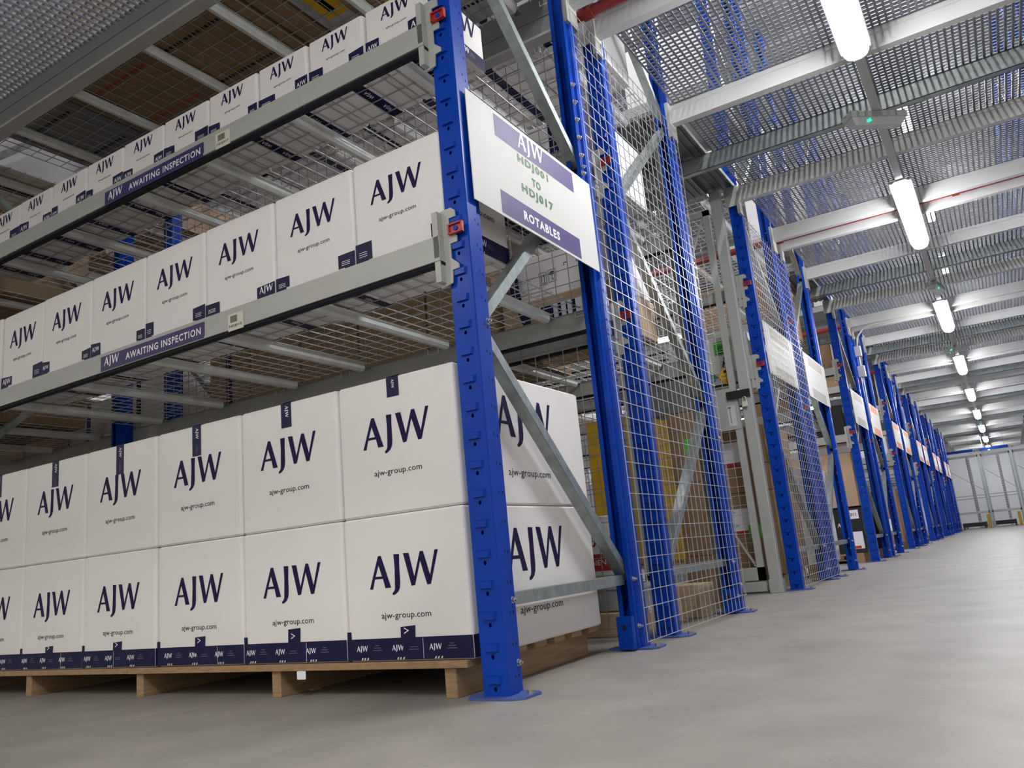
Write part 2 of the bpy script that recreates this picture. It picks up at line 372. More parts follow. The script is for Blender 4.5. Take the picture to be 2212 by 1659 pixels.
# ------------------------------------------------------------------ shelf beams with claw connectors
CONN = [(-.128, 1.707), (-.092, 1.712), (-.062, 1.707), (-.045, 1.691), (-.045, 1.669), (-.072, 1.668), (-.076, 1.640), (-.076, 1.607), (-.051, 1.603), (-.044, 1.594), (-.045, 1.572), (-.075, 1.570), (-.076, 1.540), (-.072, 1.512), (-.045, 1.487), (-.045, 1.470), (-.074, 1.468), (-.077, 1.440), (-.128, 1.436)]
CONN = [(-.128, 1.700), (-.096, 1.706), (-.062, 1.707), (-.045, 1.693), (-.045, 1.669), (-.074, 1.668), (-.076, 1.607), (-.053, 1.604), (-.044, 1.594), (-.045, 1.571), (-.075, 1.570), (-.075, 1.514), (-.045, 1.487), (-.045, 1.470), (-.073, 1.468), (-.077, 1.420), (-.128, 1.410)]
def make_beam(x1=-.102, x0=-3.78):
    root = empty('shelf_beam', (0, 0, 0), 'x', 'shelf beam', 'grey beams carrying the shelves')
    g = MB(); g.box(x0, x1, -.045, .0, 0, .095, 'cream'); g.box(x0, x1, -.048, -.043, .0, .012, 'cream'); g.box(x0, x1, -.03, .004, .095, .099, 'dwire')
    g.build('beam_body', root)
    g = MB().box(x0, x1, -.040, -.006, -.012, -.0005, 'hole').build('bottom_channel', root)
    for side in (0, 1):
        sx = (lambda x: x) if side == 0 else (lambda x: -x+x0-.102)
        pts = [(sx(x), z-1.505) for x, z in CONN]
        g = MB(); g.prism(pts, .006, 'cream', Matrix.Translation((0, -.0145, 0)))
        xs = sorted((sx(-.128), sx(-.104))); g.box(xs[0], xs[1], -.045, -.0145, -.08, .19, 'cream')
        g.build('claw_connector', root)
    lk = MB(); lk.box(-.073, -.010, -.021, -.0145, .094, .134, 'red')
    for a, b, c, d in ((-.073, -.010, .094, .099), (-.073, -.010, .129, .134), (-.073, -.067, .094, .134), (-.016, -.010, .094, .134)): lk.box(a, b, -.029, -.021, c, d, 'red')
    lk = lk.build('locking_clip', root)
    MB().cyl((-.042, -.021, .114), (-.042, -.026, .114), .0095, 'blue', 16).build('clip_button', lk)
    note_kids(root); return root
beam0 = make_beam(); used = [False]
def place_beam(loc, flip, label):
    o = beam0 if not used[0] else dup(beam0, None, None, None)
    used[0] = True; o.location = loc; o['label'] = label
    if flip: o.scale = (1, -1, 1)
    return o
LV = {0: (1.505, 2.385), 1: (1.505, 2.385), 2: (1.70, 2.40), 3: (1.505, 2.385)}
fb1 = place_beam((0, 0, 1.505), False, 'pale grey front shelf beam with the lower purple AWAITING INSPECTION strip')
fb2 = place_beam((0, 0, 2.385), False, 'pale grey front shelf beam with the upper purple AWAITING INSPECTION strip')
for i, z in enumerate((1.505, 2.385)):
    place_beam((0, 1.2, z), True, 'grey rear beam of the nearest rack at the %s shelf' % ('lower', 'upper')[i])
for i in range(1, 14):
    y = PER*(i//2)+1.52*(i % 2)
    for j, z in enumerate(LV.get(i, (1.505, 2.385))):
        place_beam((0, y, z), False, '%s shelf beam on the near face of the %s rack along the main aisle' % (('lower', 'upper')[j], ORD[i]))
        if i < 4: place_beam((0, y+1.2, z), True, '%s shelf beam on the back of the %s rack from the camera' % (('lower', 'upper')[j], ORD[i]))
# storey beam carrying the walkway edge in front of the nearest rack
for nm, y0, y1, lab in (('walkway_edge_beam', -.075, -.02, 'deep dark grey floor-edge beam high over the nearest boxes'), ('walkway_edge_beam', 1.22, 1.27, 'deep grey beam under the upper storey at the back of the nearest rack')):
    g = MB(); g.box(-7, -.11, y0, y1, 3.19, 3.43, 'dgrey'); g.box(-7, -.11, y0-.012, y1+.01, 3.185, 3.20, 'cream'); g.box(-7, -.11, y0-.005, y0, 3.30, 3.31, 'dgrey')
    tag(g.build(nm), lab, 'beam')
# purple strips and location tags on front beams
def strip(par, z, x0, x1):
    g = MB(); y = -.0489; h = .074; g.box(x0, x1, y, y+.0035, z, z+h, 'dpurple')
    y -= .0003
    logo(g, 'white', (x0+.028, y, z+.024), X, Z, .095*1.25)
    text(g, 'AWAITING INSPECTION', 'white', (x0+.20, y, z+.020), X, Z, .545, .034, .02, 1.15)
    return g.build('shelf_strip', par)
def ltag(par, z, x0, body):
    g = MB(); y = -.0495; g.box(x0, x0+.095, y, y+.004, z, z+.075, 'label'); y -= .0003
    text(g, body, 'inkb', (x0+.008, y, z+.012), X, Z, .079, .014, .02)
    x = x0+.015
    for i in range(16): ww = random.choice((.0010, .0018, .0024)); g.box(x, x+ww, y-.0001, y, z+.036, z+.066, 'inkb'); x += ww+.0012
    return g.build('location_tag', par)
strip(fb1, .003, -2.16, -1.395); ltag(fb1, -.008, -1.235, 'HDJ015')
strip(fb2, -.006, -2.15, -1.386); ltag(fb2, -.008+.003, -1.297, 'HDJ017')
# ------------------------------------------------------------------ wire decks
def make_deck(x0, x1, d=1.14, xs=.08, ys=.1, bars=True, m='wire'):
    root = empty('wire_deck', (0, 0, 0), 'x', 'shelf deck', 'wire shelf decks')
    g = MB(); r = .0042; x = x0
    while x <= x1: g.box(x-r/2, x+r/2, .0, d, 0, r, m); g.box(x-r/2, x+r/2, -.016, 0, -.004, r, m); x += xs
    y = .03
    while y <= d+.001: g.box(x0, x1, y-r/2, y+r/2, r, 2*r, m); y += ys
    g.build('wire_grid', root)
    if bars:
        for bx in (-.32, -.94, -1.54, -2.08, -2.75, -3.38):
            if x0 < bx < x1:
                g = MB(); w = .045
                P = [(-w/2-.012, .0), (-w/2, -.004), (-w/2, -.028), (-w/2+.012, -.040), (w/2-.012, -.040), (w/2, -.028), (w/2, -.004), (w/2+.012, 0)]
                n = len(P); v = [(bx+a, .02, b) for a, b in P]+[(bx+a, d-.03, b) for a, b in P]
                g.add(v, [(i, i+1, n+i+1, n+i) for i in range(n-1)]+[(n+i, n+i+1, i+1, i) for i in range(0)]+[tuple(range(n))[::-1], tuple(range(n, 2*n))], 'support')
                g.box(bx-.02, bx+.02, d-.03, d+.03, -.012, -.006, 'galv')
                g.build('support_bar', root)
        for bx in (-.18, -.80, -1.10, -1.75, -2.3):
            g = MB(); 
            for p, q in (((bx, d+.02, 0), (bx, d+.02, -.03)), ((bx, d+.02, -.03), (bx+.07, d+.02, -.03)), ((bx+.07, d+.02, -.03), (bx+.07, d+.02, 0))): g.cyl(p, q, .003, 'wire', 6)
            g.build('wire_hook', root)
    note_kids(root); return root
dk = make_deck(-3.66, -.125); dk.location = (0, .03, 1.606); dk['label'] = 'galvanised wire deck under the middle row of white cartons'
dup(dk, (0, .03, 2.486), None, 'galvanised wire deck under the top row of white cartons')
dup(dk, (0, .03, 3.375), None, 'wire deck above the top row of white cartons, under the brown cartons')
for i in (1, 2, 3):
    y = PER*(i//2)+1.52*(i % 2)
    for j, z in enumerate(LV.get(i, (1.505, 2.385))+(3.275,)):
        dup(dk, (0, y+.03, z+.1), None, 'wire deck at the %s level of the %s rack from the camera' % (('lower', 'upper', 'topmost')[j], ORD[i]))
# ------------------------------------------------------------------ wire screens
def mesh_panel(y0, y1, z0, z1, x, label, pitch=.075, frame=True):
    root = empty('mesh_screen', (x, y0, 0), label, 'mesh screen'); g = MB(); r = .0031; L = y1-y0
    n = int(L/pitch)
    for i in range(n+1): g.box(-r/2, r/2, i*pitch-r/2, i*pitch+r/2, z0, z1, 'wire')
    n = int((z1-z0)/.0718)
    for i in range(n+1): z = z0+i*.0718; g.box(r/2, r*1.5, -.006, L+.006, z-r/2, z+r/2, 'wire')
    g.build('wire_grid', root)
    for yy in (.05, L-.08):
        for z in (.16, 1.05, 2.2, 3.0):
            b = MB(); b.cyl((.004, yy, z), (.007, yy, z), .014, 'bolt', 12); b.cyl((.007, yy, z), (.014, yy, z), .008, 'bolt', 6); b.build('fixing_clip', root)
    return root
mesh_panel(1.125, 2.70, .03, 3.20, .018, 'wire mesh screen over the side of the second blue frame')
mesh_panel(4.345, 5.90, .03, 3.10, .018, 'wire mesh screen over the side of the third blue frame')
def back_mesh(y, label, x0=-3.7, x1=-.2, z1=3.25):
    root = empty('back_mesh', (0, y, 0), label, 'mesh screen'); g = MB(); r = .0038; x = x0
    while x <= x1: g.box(x-r/2, x+r/2, 0, r, .06, z1, 'dwire'); x += .085
    z = .06
    while z <= z1: g.box(x0, x1, r, 2*r, z-r/2, z+r/2, 'dwire'); z += .085
    g.build('wire_grid', root)
    p = MB(); p.box(x1, x1+.04, -.01, .04, .0, z1+.03, 'dgrey'); p.build('post', root); return root
back_mesh(1.415, 'dull wire mesh screen hanging behind the nearest rack')
back_mesh(2.79, 'dull wire mesh screen behind the second rack', x1=-.17)
# ------------------------------------------------------------------ cartons
def tape_run(g, org, right, up, L, w, off, step=.165, sc=.07, marks=True):
    """navy tape strip from org along `right`, prints repeated"""
    org = Vector(org); right = Vector(right); up = Vector(up); nrm = right.cross(up)
    a = org; g.add([a, a+right*L, a+right*L+up*w, a+up*w], [(0, 1, 2, 3)], 'navy')
    if marks:
        x = off; e = nrm*.0004
        while x < L-sc:
            if x > .004: logo(g, 'white', org+right*x+up*(w*.42)+e, right, up, sc*.62)
            for q, (dx, ww) in enumerate(((.088, .018), (.080, .034), (.076, .042))):
                if 0 < x+dx and x+dx+ww < L: p = org+right*(x+dx)+up*(w*(.66-.11*q))+e; g.add([p, p+right*ww, p+right*ww+up*w*.035, p+up*w*.035], [(0, 1, 2, 3)], 'tapegrey')
            if w > .07:
                for a0 in (.02, .032, .046):                       # cut-off row of print along the lower edge
                    if 0 < x+a0 < L-.02: p = org+right*(x+a0)+up*.001+e; g.add([p, p+right*.007, p+right*.010+up*.008, p+right*.004+up*.008], [(0, 1, 2, 3)], 'label')
            x += step
def carton_mesh(w, d, h, lw, ls, top_tape=0, bottom_band=False, side_logo=0, corner=None, under=False, mid=0, seed=0):
    """origin: bottom front right corner (x from -w to 0, y from 0 to d). returns list of (name, MB)"""
    R = random.Random(seed)
    body = MB().rbox(-w, 0, 0, d, 0, h, 'carton', r=.015, seg=4)
    parts = []
    e = .0011
    p = MB(); y = -e; cx = -w/2; zl = h*.50 if h > .3 else h*.52
    if lw:
        logo(p, 'ink', (cx-lw/2, y, ls[0]), X, Z, lw)
        q = MB(); text(q, 'ajw-group.com', 'inkb', (cx-lw*.35, y, ls[1]), X, Z, lw*.70, lw*.085); parts.append(('printed_address', q))
    if side_logo:
        q = MB(); logo(q, 'ink', (e, .255, side_logo[0]), Y, Z, .445); parts.append(('printed_logo', q))
        q = MB(); text(q, 'ajw-group.com', 'inkb', (e, .315, side_logo[1]-.012), Y, Z, .33, .036); parts.append(('printed_address', q))
    parts.append(('printed_logo', p))
    t = MB(); e2 = .0016
    if top_tape:
        x = cx-.03+R.uniform(-.004, .004)
        tape_run(t, (x, -e2, h-.002), -Z, X, top_tape, .058, R.uniform(.006, .014), .16, .078 if top_tape > .09 else .055)
        t.add([(x, -e2, h+e2), (x+.058, -e2, h+e2), (x+.058, d*.5, h+e2), (x, d*.5, h+e2)], [(0, 1, 2, 3)], 'navy')
    if bottom_band:
        hb = .074
        tape_run(t, (-w, -e2, .004), X, Z, w-.001, hb, R.uniform(.005, .05), .165, .085)
        tape_run(t, (e2, 0, .004), Y, Z, .05, hb, .3)
        x = cx-.03+R.uniform(-.01, .01); hh = bottom_band
        q = MB(); t.add([(x-.004, -e2-.0006, .05), (x+.060, -e2-.0006, .05), (x+.064, -e2-.0006, hh), (x-.002, -e2-.0006, hh-.004)], [(0, 1, 2, 3)], 'navy')
        text(t, 'V', 'white', (x+.035, -e2-.001, .090), Z, -X, .022, .022) if R.random() < .8 else None
        # corner wrap on the left upper edge
        t.add([(-w, -e2-.0004, hb), (-w+.02, -e2-.0004, hb), (-w+.02, -e2-.0004, hb+.03), (-w, -e2-.0004, hb+.03)], [(0, 1, 2, 3)], 'navy')
    if corner:
        a, hgt = corner
        for s in (0, 1):
            ww = a*R.uniform(.55, 1.1); hh = hgt*R.uniform(.8, 1.15); x0 = -w if s == 0 else -ww
            cut = R.uniform(.2, .45)*ww; lift = R.uniform(.1, .3)*hh
            if s: pts = [(x0, lift), (x0+cut, lift), (x0+cut, .001), (x0+ww, .001), (x0+ww, hh), (x0, hh*R.uniform(.9, 1.0))]
            else: pts = [(x0, .001), (x0+ww-cut, .001), (x0+ww-cut, lift), (x0+ww, lift), (x0+ww, hh*R.uniform(.9, 1.0)), (x0, hh)]
            t.add([(x, -e2, z) for x, z in pts], [tuple(range(len(pts)))], 'navy')
            if ww > .05:
                f = MB(); sc = ww*.75; off = x0+ww*.14
                if R.random() < .6: logo(t, 'white', (off, -e2-.0005, hh*.45), X, Z, sc)
                else:
                    for q in range(3): t.add([(x0+ww*.2, -e2-.0005, hh*(.35+.1*q)), (x0+ww*.7, -e2-.0005, hh*(.35+.1*q)), (x0+ww*.7, -e2-.0005, hh*(.35+.1*q)+.002), (x0+ww*.2, -e2-.0005, hh*(.35+.1*q)+.002)], [(0, 1, 2, 3)], 'white')
            t.add([(x0, -e2, 0-.0012), (x0+ww, -e2, -.0012), (x0+ww, .10, -.0012), (x0, .10, -.0012)], [(3, 2, 1, 0)], 'navy')
    if under:
        x = cx-.03; t.add([(x, .0, -.0012), (x+.062, .0, -.0012), (x+.062, d, -.0012), (x, d, -.0012)], [(3, 2, 1, 0)], 'navy')
        for k in range(int(d/.13)): logo(t, 'white', (x+.045, .04+k*.13, -.0018), Y, -X, .06)
        t.add([(x, d+e2, -.001), (x+.06, d+e2, -.001), (x+.06, d+e2, .07), (x, d+e2, .07)], [(3, 2, 1, 0)], 'navy')
    if bottom_band:
        xs = -w*R.uniform(.25, .75); t.add([(xs, -e2-.0007, .006), (xs+.002, -e2-.0007, .006), (xs+.003, -e2-.0007, .074), (xs+.001, -e2-.0007, .074)], [(0, 1, 2, 3)], 'label')
    if t.v: parts.append(('tape', t))
    return body, parts
def carton(loc, label, group, rz=0., **kw):
    b, parts = carton_mesh(**kw); o = b.build('white_carton'); o.location = loc; o.rotation_euler = (0, 0, rz)
    for n, g in parts:
        if g.v: g.build(n, o)
    return tag(o, label, 'box', group)
R = random.Random(3)
ED = [-.125, -.688, -1.244, -1.805, -2.357, -2.90, -3.46]
for r, (z, lab) in enumerate(((.124, 'lower'), (.6345, 'upper'))):
    for i in range(6):
        w = ED[i]-ED[i+1]-.006
        pos = 'at the right end, beside the blue upright' if i == 0 else ('%s from the blue upright' % ORD[i])
        carton((ED[i], .008+R.uniform(-.004, .004), z+(.0 if r == 0 else .0)), 'large white carton, %s row on the pallets, %s' % (lab, pos), '%s row of large white cartons on the pallets' % lab, rz=R.uniform(-.003, .003),
               w=w, d=.98, h=.508, lw=.318, ls=(.25, .138) , side_logo=((.262, .114) if i == 0 else 0),
               top_tape=((.075, .10, .135, .14, .13, .12)[i] if r else 0), bottom_band=((.118, .13, .118, .115, .11, .11)[i] if r == 0 else 0), seed=10*r+i)
# fix: side print heights differ by row only slightly
E2 = [-.105, -.552, -1.006, -1.458, -1.896, -2.342, -2.79, -3.21, -3.64]
for i in range(8):
    w = E2[i]-E2[i+1]-.007
    carton((E2[i], .008+R.uniform(-.003, .004), 1.617), 'medium white printed carton on the middle shelf, %s' % ('rightmost, against the blue upright' if i == 0 else '%s from the blue upright' % ORD[i]), 'middle row of white cartons', rz=R.uniform(-.006, .006),
           w=w, d=.45, h=.432, lw=.262, ls=(.235, .148), corner=(.105, .08), under=True, seed=40+i)
E3 = [-.105, -.443, -.765, -1.08, -1.42, -1.757, -2.09, -2.418, -2.752, -3.08, -3.41, -3.7]
for i in range(11):
    w = E3[i]-E3[i+1]-.009
    carton((E3[i], .006+R.uniform(-.004, .006), 2.497), 'small white printed carton on the top shelf, %s' % ('rightmost, against the blue upright' if i == 0 else '%s from the blue upright' % ORD[i]), 'top row of white cartons', rz=R.uniform(-.008, .008),
           w=w, d=.40, h=.222, lw=.152, ls=(.142, .088), corner=(.10, .075), under=True, seed=60+i)
# white box beyond the upright at the top, and taped box behind the sign
def end_carton(loc, w, d, h, label, big):
    g = MB().rbox(-w, 0, 0, d, 0, h, 'carton', r=.006, seg=2).build('white_carton'); g.location = loc
    p = MB()
    if big: text(p, 'ajw-group.com', 'inkb', (.001, .08, h*.62), Y, Z, .26, .030)
    else: logo(p, 'ink', (.001, .02, h*.45), Y, Z, .20)
    p.build('printing', g)
    t = MB(); tape_run(t, (.0016, 0, .0), Y, Z, d-.002, h*.30, .07, .16, .09); t.add([(.0016, d-.03, 0), (.0016, d-.002, 0), (.0016, d-.002, h*.4), (.0016, d-.03, h*.4)], [(0, 1, 2, 3)], 'navy')
    t.add([(-w, 0, -.0012), (0, 0, -.0012), (0, d, -.0012), (-w, d, -.0012)], [(3, 2, 1, 0)], 'navy') if big else None
    t.build('tape', g)
    return tag(g, label, 'box')
end_carton((-.102, .42, 2.497), .32, .02+.36, .222, 'small white taped carton behind the top of the nearest blue upright', False) if False else None
# taped underside/side print on the two end boxes seen past the upright
for nm, zz, d, big in (('medium', 1.617, .45, True), ('small', 2.497, .40, False)):
    host = [o for o in C.objects if o.get('label', '').startswith(nm) and 'rightmost' in o['label']][0]
    p = MB()
    if big: text(p, 'ajw-group.com', 'inkb', (.0011, .08, .155), Y, Z, .27, .034); 
    else: logo(p, 'ink', (.0011, .10, .125), Y, Z, .24)
    p.build('printing', host)
    t = MB(); tape_run(t, (.0016, .002, .002), Y, Z, d-.006, .075 if big else .06, .2, .17, .12)
    if big: t.add([(.0018, .03, .07), (.0018, .15, .07), (.0018, .14, .135), (.0018, .07, .14)], [(0, 1, 2, 3)], 'navy')
    t.build('tape', host)
# ------------------------------------------------------------------ pallets
def pallet(x0, x1, y0, y1, label, stringers, h=.122):
    root = empty('pallet', ((x0+x1)/2, y0, 0), label, 'pallet', 'wooden pallets under the nearest cartons'); cx = (x0+x1)/2
    n = 7; bw = (y1-y0)/n
    for i in range(n):
        w = .09 if i not in (0, n-1) else .10
        y = i*(y1-y0-.10)/(n-1); MB().rbox(x0-cx, x1-cx, y, y+w, h-.024, h, 'wood', r=.003, seg=1).build('deck_board', root)
    for sx in stringers: MB().rbox(sx-cx-.024, sx-cx+.024, .015, y1-y0-.01, 0, h-.024, 'wood', r=.003, seg=1).build('stringer', root)
    return root
pallet(-1.985, -.150, -.008, 1.0, 'long wooden pallet under the right-hand large cartons', (-.232, -1.065, -1.940+.02))
pallet(-3.72, -1.995, -.002, 1.0, 'long wooden pallet under the left-hand large cartons', (-2.83, -3.65, -2.06+.05) if False else (-2.82, -3.66))
# scraps on the floor under pallet
tag(MB().box(-1.12, -1.02, .16, .20, .0, .004, 'dwood').build('wood_splinter'), 'thin wood splinter lying under the pallet', 'splinter')
tag(MB().rbox(-.93, -.885, -.016, -.0085, .068, .098, 'white', r=.003, seg=1).build('paper_scrap'), 'torn white paper scrap stuck to the pallet edge', 'paper')
# ------------------------------------------------------------------ signs
def make_sign(y, label, kind, z0=1.735, L=1.06, H=.458, x=.012, lines=None):
    root = empty('rack_sign', (x, y, z0), label, 'sign')
    g = MB().rbox(0, .004, 0, L, 0, H, 'board', r=.0015, seg=1); g.build('board', root)
    g = MB(); e = .0046; m = {'purple': 'purple', 'grey': 'sgrey', 'orange': 'orange'}[kind]
    a, b = .18*L, .82*L
    for z in (.012, H-.115): g.add([(e, a, z), (e, b, z), (e, b, z+.098), (e, a, z+.098)], [(0, 1, 2, 3)], m)
    e += .0004
    if kind == 'purple':
        logo(g, 'white', (e, .375, H-.090), Y, Z, .22)
        text(g, 'HDJ001', 'sgreen', (e, .360, H-.170), Y, Z, .26, .046, .045, 1.25)
        text(g, 'TO', 'sgreen', (e, .465, H-.234), Y, Z, .075, .038, .045, 1.2)
        text(g, 'HDJ017', 'sgreen', (e, .372, H-.303), Y, Z, .27, .050, .045, 1.25)
        text(g, 'ROTABLES', 'white', (e, .365, .038), Y, Z, .31, .042, .04, 1.2)
    else:
        for z, w in ((H*.62, .26), (H*.5, .08), (H*.36, .26)):
            g.add([(e, L/2-w/2, z), (e, L/2+w/2, z), (e, L/2+w/2, z+.03), (e, L/2-w/2, z+.03)], [(0, 1, 2, 3)], 'label')
    g.build('lettering' if kind == 'purple' else 'bands', root)
    return root
make_sign(.035, 'white sign with two purple bands and green codes on the nearest blue frame', 'purple', L=1.07)
make_sign(PER+.07, 'white sign with purple bands behind the mesh of the third frame', 'purple', x=.004) if False else None
s3 = make_sign(PER+.07, 'white sign with a purple band behind the wire mesh of the third frame', 'grey', x=.006)
for i in range(3, 14):
    y = PER*(i//2)+1.52*(i % 2)+.02
    make_sign(y+.04, ('white sign with faded beige bands on the %s frame from the camera' if i < 5 else 'white sign with orange bands on the %s frame from the camera') % ORD[i], 'grey' if i < 5 else 'orange', L=1.09)
# ------------------------------------------------------------------ lamps on the trunking
tr = MB()
tr.box(1.185, 1.24, -5, 38, 3.190, 3.232, 'mezz'); tag(tr.build('cable_trunking'), 'pale grey cable trunking carrying the lamps along the main aisle', 'trunking')
def make_lamp(L):
    root = empty('strip_lamp', (0, 0, 0), 'x', 'lamp', 'strip lamps along the main aisle')
    g = MB().rbox(-.088, .088, 0, L, .026, .045, 'lampbody', r=.01, seg=2).build('housing', root)
    w = .075; prof = [(-w, .0255), (-w*.98, .0), (-w*.75, -.030), (-w*.3, -.045), (w*.3, -.045), (w*.75, -.030), (w*.98, .0), (w, .0255)]
    def ring(y, s, zs): return [(x*s, y, .0255+(z-.0255)*zs) for x, z in prof]
    rs = [ring(.06, .95, .9), ring(.12, 1, 1), ring(L-.12, 1, 1), ring(L-.06, .95, .9)]; n = len(prof); v = sum(rs, [])
    MB().add(v, [(k*n+i, k*n+i+1, (k+1)*n+i+1, (k+1)*n+i) for k in range(3) for i in range(n-1)]+[tuple(range(n))[::-1], tuple(range(3*n, 4*n))], 'lens').build('lens', root, smooth=False)
    for a, b in ((.06, .0), (L-.06, L)):
        rs = [ring(a, .95, .9), ring((a+b)/2, .85, .75), ring(b, .6, .4)]; v = sum(rs, [])
        f = [(k*n+i, k*n+i+1, (k+1)*n+i+1, (k+1)*n+i) for k in range(2) for i in range(n-1)]+[tuple(range(2*n, 3*n))]
        MB().add(v, f, 'lenscap').build('end_cap', root)
    note_kids(root); return root
lamp = make_lamp(1.85); lamp['label'] = 'x'
LY = [-7.9+4.33, .70, 4.72, 9.15, 13.45, 17.8, 22.1, 26.45, 30.8, 35.1]
lamp.location = (1.212, LY[1], 3.145); lamp['label'] = 'lit strip lamp nearest the camera, cut by the top of the picture'
dup(lamp, (1.212, LY[0], 3.145), None, 'lit strip lamp on the trunking behind the camera')
for i in range(2, 10): dup(lamp, (1.212, LY[i], 3.145), None, 'lit strip lamp over the main aisle, %s from the camera' % ORD[i-1])
rod = MB().cyl((0, .3, .04), (0, .3, .42), .008, 'bolt', 6).cyl((0, 1.5, .04), (0, 1.5, .42), .008, 'bolt', 6)
M['lens'], M['lens_'] = mat('upper_lamp_lens', (.9, .9, .9), .4, emit=(.97, .98, 1.0), es=110), M['lens']
ulamp = make_lamp(1.85); M['lens'] = M['lens_']; rod.build('suspension_rod', ulamp); note_kids(ulamp)
ulamp.location = (-2.2, 3.2, 6.45); ulamp['label'] = 'upper storey strip lamp over the side aisle, first from the main aisle'
for i in range(0, 7): dup(ulamp, (1.24, -3.4+4.33*i, 6.45), None, 'strip lamp of the upper storey seen through the grating, %s from the camera' % ORD[i])
for i in range(1, 3):                    # upper storey lamps further in
    dup(ulamp, (-2.2-2.2*i, 3.2, 6.45), None, 'upper storey strip lamp over the side aisle, %s from the main aisle' % ORD[i])
hb = empty('high_bay_lamp', (2.6, -6.2, 6.0), 'round high-bay lamp in the open hall behind the camera, right of the aisle', 'lamp', 'high-bay lamps in the open hall')
MB().cyl((0, 0, .0), (0, 0, .28), .26, 'lampbody', 20, .09).cyl((0, 0, .28), (0, 0, .95), .012, 'bolt', 8).build('housing', hb); MB().cyl((0, 0, -.04), (0, 0, .0), .20, 'bay', 20, .25).build('lens', hb); note_kids(hb)
dup(hb, (-7.0, -9.5, 6.0), None, 'round high-bay lamp in the open hall behind the camera, far to the left')
for k in (1, 2, 3): dup(lamp, (-1.75, PER*k+3.56, 3.145), math.radians(90), 'strip lamp crossing the %s side aisle between the racks' % ORD[k])
def exit_light(loc, rz, label):
    root = empty('exit_light', loc, label, 'exit light', 'emergency exit lights', rz)
    MB().rbox(-.21, .21, -.06, .06, .035, .08, 'gatep', r=.006, seg=1).build('housing', root)
    v = [(-.20, -.055, .035), (.20, -.055, .035), (.20, .055, .035), (-.20, .055, .035), (-.17, -.03, -.012), (.17, -.03, -.012), (.17, .03, -.012), (-.17, .03, -.012)]
    MB().add(v, [(7, 6, 5, 4), (0, 4, 5, 1), (1, 5, 6, 2), (2, 6, 7, 3), (3, 7, 4, 0)][0:], 'clear').build('diffuser', root)
    g = MB(); g.box(-.09, -.075, -.050, -.046, .0, .018, 'green'); g.box(-.075, -.06, -.052, -.044, .008, .014, 'green'); g.cyl((-.07, -.052, .021), (-.07, -.046, .021), .005, 'green', 8); g.build('running_man_mark', root)
    return root
exit_light((1.19, 3.43, 3.108), math.radians(38), 'grey emergency exit light with a green mark, hung between the two nearest lamps')
exit_light((1.22, 8.35, 3.105), math.radians(80), 'emergency exit light just before the third lamp')
exit_light((1.22, 12.5, 3.105), math.radians(10), 'emergency exit light before the fourth lamp')
exit_light((1.22, 24.9, 3.105), math.radians(80), 'small emergency exit light far down the lamp row')
# ------------------------------------------------------------------ goods in the racks behind
def box_thing(name, x0, x1, y0, y1, z0, z1, m, label, cat='box', tape=None, lab=None, group=None, marks=None):
    o = MB().rbox(x0-x1, 0, 0, y1-y0, 0, z1-z0, m, r=.008, seg=2).build(name); o.location = (x1, y0, z0); tag(o, label, cat, group)
    w = x1-x0; h = z1-z0
    if tape:
        g = MB(); g.add([(-w/2-.03, -.0012, 0), (-w/2+.03, -.0012, 0), (-w/2+.03, -.0012, h), (-w/2-.03, -.0012, h)], [(0, 1, 2, 3)], tape)
        g.add([(-w/2-.03, 0, -.0012), (-w/2+.03, 0, -.0012), (-w/2+.03, y1-y0, -.0012), (-w/2-.03, y1-y0, -.0012)], [(3, 2, 1, 0)], tape); g.build('tape', o)
    if lab:
        for q, (a, b, c, d, mm) in enumerate(lab):
            e = -.002-.0003*q; MB().add([(a, e, c), (b, e, c), (b, e, d), (a, e, d)], [(0, 1, 2, 3)], mm).build('paper_label', o)
    return o
# second rack, lower shelf (z 1.606)
zz = 1.617
b = box_thing('brown_carton', -.82, -.13, 1.57, 2.2, zz, 1.86, 'tan', 'brown carton under the white carton with arrow symbols on the second rack', lab=[(-.45, -.18, .03, .20, 'white'), (-.44, -.36, .05, .19, 'ink'), (-.33, -.31, .05, .19, 'ink'), (-.28, -.27, .05, .19, 'ink'), (-.24, -.22, .05, .19, 'ink')])
b = box_thing('white_carton', -.72, -.13, 1.58, 2.15, 1.862, 2.12, 'carton', 'white carton with arrow and umbrella symbols on the second rack')
g = MB()
def ico(g, x, z, s, kind, y=-.002, m='inkb'):
    def r(a, b, c, d): g.add([(x+a*s, y, z+c*s), (x+b*s, y, z+c*s), (x+b*s, y, z+d*s), (x+a*s, y, z+d*s)], [(0, 1, 2, 3)], m)
    r(0, 1, 0, .05); r(0, 1, 1.45, 1.5); r(0, .05, 0, 1.5); r(.95, 1, 0, 1.5)
    if kind == 'up':
        for c in (.3, .68): r(c-.03, c+.03, .3, 1.0); g.add([(x+(c-.13)*s, y, z+s), (x+(c+.13)*s, y, z+s), (x+c*s, y, z+1.3*s)], [(0, 1, 2)], m)
        r(.15, .85, .18, .24)
    else:
        r(.47, .53, .3, 1.0); g.add([(x+(.5+.4*math.cos(t*math.pi/6))*s, y, z+(.9+.38*math.sin(t*math.pi/6))*s) for t in range(7)], [tuple(range(7))], m); r(.47, .68, .25, .3); r(.63, .68, .25, .4)
ico(g, -.435, .075, .05, 'up'); ico(g, -.375, .08, .05, 'umb')
for x in (-.27, -.19): g.box(x, x+.02, -.002, -.001, .17, .174, 'inkb'); g.box(x, x+.004, -.002, -.001, .155, .174, 'inkb')
g.build('handling_symbols', b)
rr = random.Random(11)
x = -.86; n = 0
